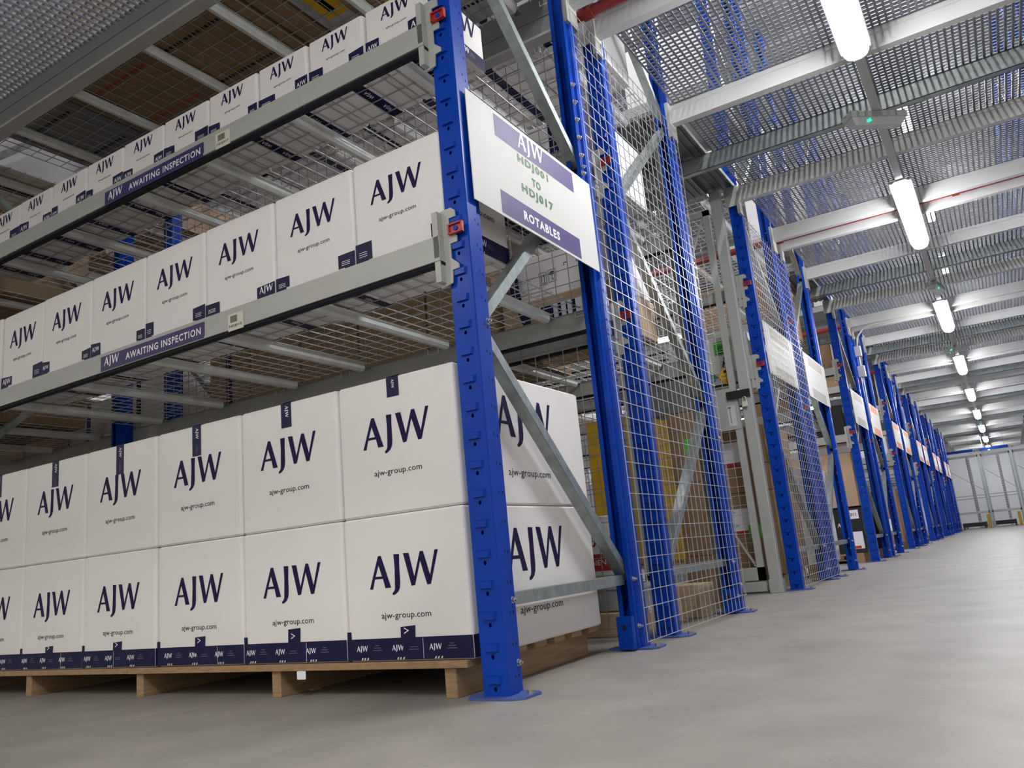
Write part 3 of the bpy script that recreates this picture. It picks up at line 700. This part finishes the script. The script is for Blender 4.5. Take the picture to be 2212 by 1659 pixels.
while x > -3.6:
    w = rr.uniform(.42, .6); h = rr.choice((.45, .52, .6)); n += 1
    if x-w < -3.64: break
    box_thing('brown_carton', x-w, x-.015, 1.56, 2.5, zz, zz+h, 'brown', 'brown carton on the lower shelf of the second rack, %s from the white symbol carton' % ORD[n-1], tape='navy' if rr.random() < .3 else None, group='brown cartons on the second rack')
    x -= w
# second rack, upper shelf & storey: white cartons with navy tape
for lv, z in enumerate((2.497, 3.387)):
    x = -.12; n = 0
    while x > -3.6:
        w = rr.uniform(.42, .55); n += 1
        if x-w < -3.64: break
        o = box_thing('white_carton', x-w+.01, x, 1.56, 2.3, z, z+.4, 'carton', 'white taped carton on the %s shelf of the second rack, %s from the main aisle' % (('upper', 'topmost')[lv], ORD[n-1]), tape='navy', group='white cartons at the back')
        x -= w
# storey above the nearest rack: brown and mixed cartons seen from below
zt = 3.386
def under_marks(o, w, d, m, rows, seed):
    r = random.Random(seed)
    for k in range(rows):
        g = MB(); y = d*(.15+.7*k/max(1, rows-1)); x = -w*.9
        while x < -w*.15:
            ww = r.uniform(.01, .03); g.add([(x, y, -.0013), (x+ww, y, -.0013), (x+ww, y+.022, -.0013), (x, y+.022, -.0013)], [(3, 2, 1, 0)], m); x += ww+.012
        g.build('printed_line', o)
for i, (x0, x1, m, lab, mk) in enumerate(((-3.55, -2.90, 'dgrey', 'grey-white carton over the left end of the top row', 'inkb'), (-2.88, -2.15, 'brown', 'brown carton with red print above the top row', 'red'), (-2.13, -1.42, 'brown', 'brown carton with black print above the top row, next to the red-printed one', 'inkb'),
        (-1.40, -1.25, 'brown', 'narrow brown carton above the top row', None), (-1.23, -.62, 'bin', 'grey and yellow printed carton above the top row', 'yellow'), (-.60, -.14, 'bin', 'grey carton above the top row nearest the blue upright', 'navy'))):
    o = box_thing('stored_carton', x0, x1, .06, 1.14, zt, zt+.5, m, lab, group=None)
    if mk and mk != 'yellow': under_marks(o, x1-x0, 1.08, mk, 3 if mk != 'navy' else 2, i)
    if mk == 'yellow':
        g = MB()
        for a, b, c, d, mm in ((-.55, -.40, .05, .55, 'yellow'), (-.40, -.22, .02, .9, 'brown'), (-.22, -.10, .3, .95, 'yellow'), (-.5, -.46, .1, .5, 'red'), (-.15, -.02, .0, .25, 'navy'), (-.6, -.45, .8, 1.0, 'navy')):
            g.add([(a, c, -.0013), (b, c, -.0013), (b, d, -.0013), (a, d, -.0013)], [(3, 2, 1, 0)], mm)
        g.build('printing', o)
st = MB(); P = [(-.72, 1.553, 2.03), (-.715, 1.548, 1.93), (-.70, 1.545, 1.86), (-.66, 1.542, 1.76), (-.64, 1.541, 1.70)]
for a, b2 in zip(P, P[1:]): st.add([(a[0]-.03, a[1], a[2]), (a[0]+.03, a[1], a[2]), (b2[0]+.03, b2[1], b2[2]), (b2[0]-.03, b2[1], b2[2])], [(3, 2, 1, 0)], 'navy')
tag(st.build('tape_strip'), 'loose navy tape strip hanging beside the white carton with arrow symbols', 'tape')
# floor level goods behind
box_thing('wooden_crate', -.95, -.26, 1.60, 2.35, .0, .12, 'dwood', 'pale wooden pallet crate on the floor behind the nearest rack', 'crate')
o = box_thing('white_red_carton', -.86, -.34, 1.75, 1.92, .30, .62, 'carton', 'white carton with a red warning panel behind the nearest rack', lab=[(-.40, -.02, .12, .30, 'white')])
g = MB(); g.add([(-.40, -.003, .03), (0, -.003, .03), (0, -.003, .12), (-.40, -.003, .12)], [(0, 1, 2, 3)], 'red'); text(g, 'PACKAGE', 'red', (-.36, -.003, .16), X, Z, .36, .05, .03); text(g, 'COMPONENTS', 'white', (-.34, -.0035, .06), X, Z, .3, .028); g.build('warning_panel', o)
def bin_(x, y, z, label):
    r = empty('storage_bin', (x, y, z), label, 'bin'); v = [(-.13, -.08, 0), (.13, -.08, 0), (.13, .12, 0), (-.13, .12, 0), (-.16, -.11, .12), (.16, -.11, .12), (.16, .15, .12), (-.16, .15, .12)]
    MB().add(v, [(3, 2, 1, 0), (0, 1, 5, 4), (1, 2, 6, 5), (2, 3, 7, 6), (3, 0, 4, 7)], 'bin').build('tub', r); g = MB(); g.box(-.17, .17, -.12, -.10, .11, .13, 'bin').box(-.17, .17, .14, .16, .11, .13, 'bin').box(-.17, -.15, -.1, .14, .11, .13, 'bin').box(.15, .17, -.1, .14, .11, .13, 'bin'); g.build('rim', r); return r
bin_(-.36, 1.75, .125, 'grey plastic bin on the pale wooden crate behind the nearest rack')
box_thing('wooden_box', -.72, -.17, 2.42, 2.7, .0, .19, 'dwood', 'pale plywood box on the floor behind the wire mesh screen', 'crate')
# yellow cabinet and grey box standing in third rack bay
cab = empty('safety_cabinet', (0, PER+.12, .0), 'tall yellow cabinet behind the wire mesh, under a dark grey box', 'cabinet')
g = MB().rbox(-1.75, -.80, 0, .5, .28, 1.62, 'yellow', r=.01, seg=2); g.build('body', cab)
for a, b in ((-1.74, -1.285), (-1.265, -.81)):
    d = MB().rbox(a, b, -.018, -.001, .30, 1.60, 'yellow', r=.006, seg=1).build('door', cab); MB().box((-1.31 if a < -1.5 else -1.25), (-1.30 if a < -1.5 else -1.24), -.03, -.018, .85, 1.0, 'black').build('handle', d)
MB().box(-1.72, -.83, .03, .47, .1, .28, 'dwood').build('plinth', cab) if False else None
tag(MB().box(-1.85, -.76, PER+.06, PER+.9, 0, .12, 'dwood').box(-1.85, -.76, PER+.06, PER+.9, .255, .279, 'dwood').box(-1.85, -1.75, PER+.06, PER+.9, .12, .255, 'dwood').box(-.86, -.76, PER+.06, PER+.9, .12, .255, 'dwood').build('timber_base'), 'timber base under the yellow cabinet', 'pallet')
box_thing('grey_case', -.56, -.24, 3.05, 3.26, 1.32, 1.62, 'dgrey', 'dark grey box on top of the cartons behind the wire mesh', 'case')
for i, (x0, x1, z0, z1, m, lb) in enumerate(((-.46, -.24, .0, .34, 'brown', None), (-.45, -.245, .342, .83, 'brown', None), (-.455, -.25, .832, 1.318, 'brown', [(-.10, -.04, .1, .3, 'lime')]))):
    box_thing('brown_carton', x0, x1, 3.05, 3.24, z0, z1, m, '%s brown carton in the stack standing in the first side aisle' % ('bottom', 'middle', 'top')[i], lab=lb, group='stack in the first side aisle')
# third rack, right end: labelled cartons seen through the gate
y = PER+.10
def ordered(o, x, z, w, h):
    g = MB()
    for k, t in enumerate(('ORDER AZ1 771', 'HCR 4000', 'PN 17025', 'SINGLES ENGRAVED')):
        text(g, t, 'inkb', (x+.02, -.004, z+h*(.80-.2*k)), X, Z, min(.17, .012*len(t)), .014)
    g.build('label_print', o)
for i, (z0, z1) in enumerate(((.125, .43), (.432, .80), (.802, 1.02), (1.022, 1.34))):
    lb = {1: [(-.50, -.22, .06, .24, 'white'), (-.46, -.24, .03, .06, 'red'), (-.24, -.08, -.0, .10, 'lime')], 3: [(-.56, -.22, .03, .20, 'white'), (-.56, -.25, .0, .03, 'red')]}.get(i)
    o = box_thing('brown_carton', -.74 if i % 2 else -.72, -.14, y, y+.9, z0, z1, 'brown', 'brown carton behind the grey gate, %s from the floor' % ORD[i], lab=lb, group='cartons stacked behind the gate')
    if i == 1: ordered(o, -.50, .06, .28, .18)
    if i == 3: ordered(o, -.56, .03, .34, .17)
box_thing('pallet', -.74, -.16, y+.03, y+.85, .0, .12, 'dwood', 'wooden pallet behind the grey gate', 'pallet')
o = box_thing('white_drum_box', -.86, -.14, y, y+.8, 1.345, 1.67, 'bin', 'pale box with hazard diamonds behind the grey gate') if False else None
o = box_thing('white_carton', -.86, -.14, y, y+.8, 1.812, 2.14, 'carton', 'white carton with a green goods label behind the grey gate', lab=[(-.30, -.15, .17, .29, 'lime')])
g = MB(); text(g, 'GOODS', 'inkb', (-.28, -.003, .225), X, Z, .11, .025, .02); text(g, 'A', 'inkb', (-.25, -.003, .06), X, Z, .06, .09, .01)
for k in range(3): g.box(-.29, -.17, -.003, -.0025, .18+.012*k, .185+.012*k, 'inkb')
g.build('label_print', o)
# hazard diamonds hang on the beam plate (1.70..1.80)
hz = MB(); yy = PER-.052
for cx, m in ((-.47, 'teal'), (-.33, 'yellow')): hz.add([(cx-.075, yy, 1.765), (cx, yy, 1.69), (cx+.075, yy, 1.765), (cx, yy, 1.84)], [(0, 1, 2, 3)], m)
hz.box(-.345, -.315, yy-.001, yy, 1.79, 1.812, 'inkb'); text(hz, 'OXIDIZER', 'inkb', (-.37, yy-.001, 1.755), X, Z, .08, .014)
tag(hz.build('hazard_diamonds'), 'teal and yellow hazard diamond stickers on the beam behind the grey gate', 'sticker')
# further racks: pallet, lower goods, shelf goods near the aisle end
kinds = [('brown', 'brown'), ('carton', 'white'), ('black', 'black'), ('brown', 'brown'), ('tan', 'tan')]
for i in range(3, 14):
    y = PER*(i//2)+1.52*(i % 2)+.06
    tag(MB().box(-1.3, -.18, y, y+1.05, .098, .12, 'wood').box(-.28, -.18, y, y+1.05, 0, .098, 'wood').box(-.78, -.68, y, y+1.05, 0, .098, 'wood').box(-1.3, -1.2, y, y+1.05, 0, .098, 'wood').build('pallet'), 'wooden pallet on the floor in the %s rack from the camera' % ORD[i], 'pallet', 'pallets in the far racks')
    if i == 4:
        o = box_thing('equipment_case', -.80, -.13, y, y+.8, .124, .68, 'black', 'black equipment case with white labels on the pallet of the fifth rack', 'case', lab=[(-.16, -.03, .42, .53, 'white'), (-.20, -.02, .05, .26, 'white'), (-.17, -.06, .055, .085, 'red')])
        g = MB(); text(g, '311', 'inkb', (-.13, -.004, .455), X, Z, .07, .04, .02); logo(g, 'white', (-.30, -.003, .33), X, Z, .14); g.build('label_print', o)
        h = MB(); h.bar((-.52, -.02, .22), (-.40, -.02, .22), .012, .012, 'galv').bar((-.52, -.02, .22), (-.52, -.02, .32), .012, .012, 'galv').bar((-.40, -.02, .22), (-.40, -.02, .32), .012, .012, 'galv').box(-.54, -.38, -.006, 0, .20, .34, 'galv'); h.build('handle', o)
        box_thing('brown_carton', -.95, -.12, y, y+.9, .70, 1.38, 'tan', 'large tan carton on top of the black equipment case', lab=[(-.62, -.50, .45, .6, 'white')])
    else:
        k = kinds[rr.randrange(5)]
        box_thing(k[1]+'_carton', -1.1, -.14, y+.02, y+1.0, .124, rr.uniform(.7, 1.25), k[0], '%s carton on the pallet in the %s rack from the camera' % (k[1], ORD[i]), lab=[(-.3, -.12, .2, .4, 'white')])
    for j, z in enumerate(LV.get(i, (1.505, 2.385))):
        if i < 4: zb = z+.112
        else:
            zb = z+.112; dck = MB()
            for q in range(13): dck.box(-1.4+.1*q, -1.396+.1*q, y-.03, y+1.1, z+.1, z+.105, 'wire')
            for q in range(12): dck.box(-1.4, -.125, y+.09*q, y+.09*q+.004, z+.105, z+.11, 'wire')
            tag(dck.build('wire_deck'), 'wire deck at the %s level of the %s rack from the camera' % (('lower', 'upper')[j], ORD[i]), 'shelf deck', 'wire shelf decks')
        k = kinds[rr.randrange(5)]
        box_thing(k[1]+'_carton', -rr.uniform(.6, 1.0), -.13, y+.03, y+rr.uniform(.6, 1.0), zb, zb+rr.uniform(.3, .6), k[0], '%s carton on the %s shelf of the %s rack from the camera' % (k[1], ('lower', 'upper')[j], ORD[i]))
# upper-storey goods seen faintly through the grating
for i in range(0, 9):
    y = PER*(i//2)+1.52*(i % 2)+.05
    box_thing('white_carton', -.9, -.13, y, y+1.0, 4.5, 5.1, 'carton', 'white carton on an upper storey shelf over the %s rack, seen through the grating' % ORD[i], group='upper storey cartons')
    tag(MB().box(-1.3, -.125, y-.05, y, 4.38, 4.48, 'cream').box(-1.3, -.125, y+1.05, y+1.1, 4.38, 4.48, 'cream').box(-1.3, -.125, y, y+1.05, 4.47, 4.49, 'wire').build('upper_shelf'), 'upper storey shelf over the %s rack, seen through the grating' % ORD[i], 'shelf')
# ------------------------------------------------------------------ grey gate
gt = empty('mesh_gate', (-.25, 4.225, 0), 'grey wire mesh gate with a lock box in front of the third rack', 'gate')
gx0, gx1, gz0, gz1 = -1.0, 0., .10, 3.22
f = MB()
f.box(gx0, gx1, 0, .03, gz0, gz0+.10, 'gatep').box(gx0, gx1, 0, .03, gz1-.05, gz1, 'gatep').box(gx1-.055, gx1, 0, .03, gz0, gz1, 'gatep').box(gx0, gx0+.055, 0, .03, gz0, gz1, 'gatep'); f.build('frame', gt)
f = MB(); f.bar((gx1-.06, .012, gz0+.11), (gx0+.4, .012, 1.25), .006, .05, 'gatep', up=Y) ; f.build('diagonal_stay', gt)
f = MB(); f.bar((gx1-.06, .012, gz1-.06), (gx0+.5, .012, 2.2), .006, .04, 'gatep', up=Y); f.build('diagonal_stay', gt)
f = MB(); x = gx0+.06
while x < gx1-.05: f.box(x, x+.004, .014, .018, gz0+.1, gz1-.05, 'wire'); x += .075
z = gz0+.14
while z < gz1-.05: f.box(gx0+.05, gx1-.05, .018, .022, z, z+.004, 'wire'); z += .075
f.build('wire_grid', gt)
lb = MB().box(-.19, 0.0, -.006, 0, 1.30, 1.645, 'gatep').build('lock_box', gt)
MB().box(-.095, -.03, -.010, -.006, 1.33, 1.50, 'mezz').box(-.075, -.070, -.013, -.010, 1.35, 1.48, 'bolt').box(-.088, -.062, -.013, -.010, 1.478, 1.486, 'inkb').build('strike_plate', lb)
MB().box(gx0, gx1, .0, .05, .015, .09, 'gatep').build('bottom_rail_cover', gt)
gp = empty('gate_post', (-.175, 4.225, 0), 'pale grey square gate post between the gate and the third blue frame', 'post')
MB().rbox(-.045, .045, -.02, .055, .0, 3.36, 'gatep', r=.006, seg=1).build('post_tube', gp)
MB().rbox(-.052, .052, -.03, .062, .0, .10, 'gatep', r=.004, seg=1).build('post_shoe', gp)
lt = MB().rbox(-.33, -.135, 4.190, 4.205, 1.545, 1.610, 'black', r=.004, seg=1).build('latch_bar'); tag(lt, 'black latch bar across the gate and its post', 'latch')
pk = empty('padlock', (-.185, 4.178, 1.50), 'small brass padlock hanging from the black latch', 'padlock')
MB().rbox(-.022, .022, -.008, .008, -.035, .008, 'label', r=.003, seg=1).build('lock_body', pk)
s = MB()
for i in range(8):
    a, b2 = math.pi*i/8, math.pi*(i+1)/8; s.cyl((.015*math.cos(a), 0, .03+.018*math.sin(a)), (.015*math.cos(b2), 0, .03+.018*math.sin(b2)), .003, 'bolt', 6)
s.cyl((.015, 0, .008), (.015, 0, .03), .003, 'bolt', 6).cyl((-.015, 0, .008), (-.015, 0, .03), .003, 'bolt', 6); s.build('shackle', pk)
# ------------------------------------------------------------------ conduit, sprinkler head
cd = empty('wiring_conduit', (.06, 9.9, 0), 'white conduit with two junction boxes on the sixth blue frame', 'conduit')
g = MB(); P = [(.7, -.10, 3.20), (.25, -.10, 3.20), (.12, -.08, 3.17), (.03, -.04, 3.08), (.0, -.02, 2.95), (.0, -.02, 1.9)]
for a, b2 in zip(P, P[1:]): g.cyl(a, b2, .012, 'mezz', 10)
g.build('pipe', cd); MB().rbox(-.045, .045, -.06, 0, 2.80, 2.95, 'mezz', r=.006, seg=1).build('junction_box', cd); MB().rbox(-.05, .05, -.065, 0, 2.5, 2.66, 'mezz', r=.006, seg=1).build('junction_box', cd)
sh = empty('sprinkler', (-.30, 1.350, 3.196), 'silver sprinkler head with a clear guard under the red pipe', 'sprinkler')
MB().cyl((0, 0, .08), (0, 0, .0), .010, 'bolt', 10).cyl((0, 0, .0), (0, 0, -.004), .022, 'bolt', 14).build('nozzle', sh)
g = MB()
for q in range(4):
    t = math.pi*q/4
    for i in range(8):
        a, b2 = math.pi*i/8, math.pi*(i+1)/8
        g.cyl((.05*math.cos(a)*math.cos(t), .05*math.cos(a)*math.sin(t), .02-.05*math.sin(a)), (.05*math.cos(b2)*math.cos(t), .05*math.cos(b2)*math.sin(t), .02-.05*math.sin(b2)), .0022, 'bolt', 5)
g.build('guard', sh)
# ------------------------------------------------------------------ conveyor area at the far end
def portal(x0, x1, y, label):
    r = empty('safety_fence', ((x0+x1)/2, y, 0), label, 'guard frame', 'guard frames over the conveyors'); h = (x1-x0)/2
    for s in (-1, 1): MB().box(s*h-.035, s*h+.035, 0, .07, 0, 2.6, 'galv').build('post', r)
    MB().box(-h, h, 0, .06, 2.52, 2.6, 'mezz').build('top_rail', r)
    for z in (1.15, 1.05): MB().box(-h, h, .01, .03, z, z+.025, 'gatep').build('mid_rail', r)
    MB().box(-h, h, .0, .05, .52, .60, 'mezz').build('low_rail', r)
    MB().bar((-h, .03, 2.1), (h, .03, 1.3), .02, .02, 'gatep', up=Y).build('stay', r)
    return r
portal(-.12, .86, 31, 'left guard frame over the far conveyors'); portal(.86+.08, 1.84, 31, 'middle guard frame over the far conveyors'); portal(1.93, 2.9, 31, 'right guard frame over the far conveyors')
for i, x in enumerate((.30, 1.25)):
    r = empty('roller_conveyor', (x, 31.2, 0), 'dark roller conveyor under the %s guard frame' % ('left', 'middle')[i], 'conveyor')
    MB().box(-.36, -.30, 0, 2.6, .10, .22, 'black').box(.30, .36, 0, 2.6, .10, .22, 'black').box(-.36, .36, -.03, .03, .08, .22, 'black').build('frame', r)
    g = MB()
    for k in range(9): g.cyl((-.3, .2+.27*k, .19), (.3, .2+.27*k, .19), .03, 'bolt', 8)
    g.build('rollers', r)
    for sx in (-.33, .33):
        for sy in (.1, 2.4): MB().box(sx-.03, sx+.03, sy, sy+.06, 0, .10, 'dgrey').build('leg', r)
for i, x in enumerate((.80, 1.74)): tag(MB().rbox(x-.06, x+.03, 30.85, 30.95, 0, .48, 'yellow', r=.01, seg=1).build('bollard'), 'short yellow guard post beside the %s conveyor' % ('left', 'right')[i], 'guard post')
for i, (a, b2) in enumerate(((-.1, .75), (.95, 1.85))): tag(MB().box(a, b2, 31.12, 31.18, 2.72, 2.81, 'blue').box(a+.1, a+.12, 31.14, 31.16, 2.81, 3.372, 'gatep').box(b2-.12, b2-.1, 31.14, 31.16, 2.81, 3.372, 'gatep').build('blue_rail'), '%s blue rail above the far conveyors' % ('left', 'right')[i], 'rail')
for i, x in enumerate((.45, 1.45)):
    g = MB().box(x-.04, x+.04, 33.9, 33.95, .0, 2.7, 'gatep')
    for k in range(26): g.box(x-.03, x+.03, 33.892, 33.9, .3+.09*k, .34+.09*k, 'dgrey')
    tag(g.build('slotted_post'), '%s grey slotted post behind the conveyors' % ('left', 'right')[i], 'post')
for i in range(4): tag(MB().box(-1.4+1.2*i, -.24+1.2*i, 34, 34.04, .0, 2.9, 'wallp').build('enclosure_screen'), 'pale enclosure panel behind the conveyors, %s from the left' % ORD[i], 'panel')

# ------------------------------------------------------------------ second bays further along the nearest racks (seen through the decks)
for i, (y, zs) in enumerate(((0, (1.505, 2.385)), (1.52, (1.505, 2.385)), (PER, (1.70, 2.40)))):
    nm = ('nearest', 'second', 'third')[i]
    for j, z in enumerate(zs):
        b = place_beam((-3.78, y, z), False, '%s shelf beam in the second bay of the %s rack' % (('lower', 'upper')[j], nm))
        b = place_beam((-3.78, y+1.2, z), True, '%s rear shelf beam in the second bay of the %s rack' % (('lower', 'upper')[j], nm))
    for j, z in enumerate((.0, )+zs+(3.275,)):
        x = -3.93; q = 0
        if j: dup(dk, (-3.78, y+.03, z+.101), None, 'wire deck at the %s level in the second bay of the %s rack' % (('', 'lower', 'upper', 'topmost')[j], nm))
        while x > -7.2:
            w = rr.uniform(.5, .8); q += 1; h = rr.uniform(.4, .62) if j else rr.uniform(.6, 1.2)
            if x-w < -7.35: break
            k = kinds[rr.randrange(2)] if rr.random() < .8 else kinds[4]
            box_thing(k[1]+'_carton', x-w, x-.02, y+.1, y+.95, z+.112 if j else .002, z+.112+h, k[0], '%s carton on the %s of the %s rack in its second bay, %s along' % (k[1], ('floor', 'lower shelf', 'upper shelf', 'topmost shelf')[j], nm, ORD[q-1]), tape='navy' if k[1] == 'white' else None, group='cartons in the second bays')
            x -= w
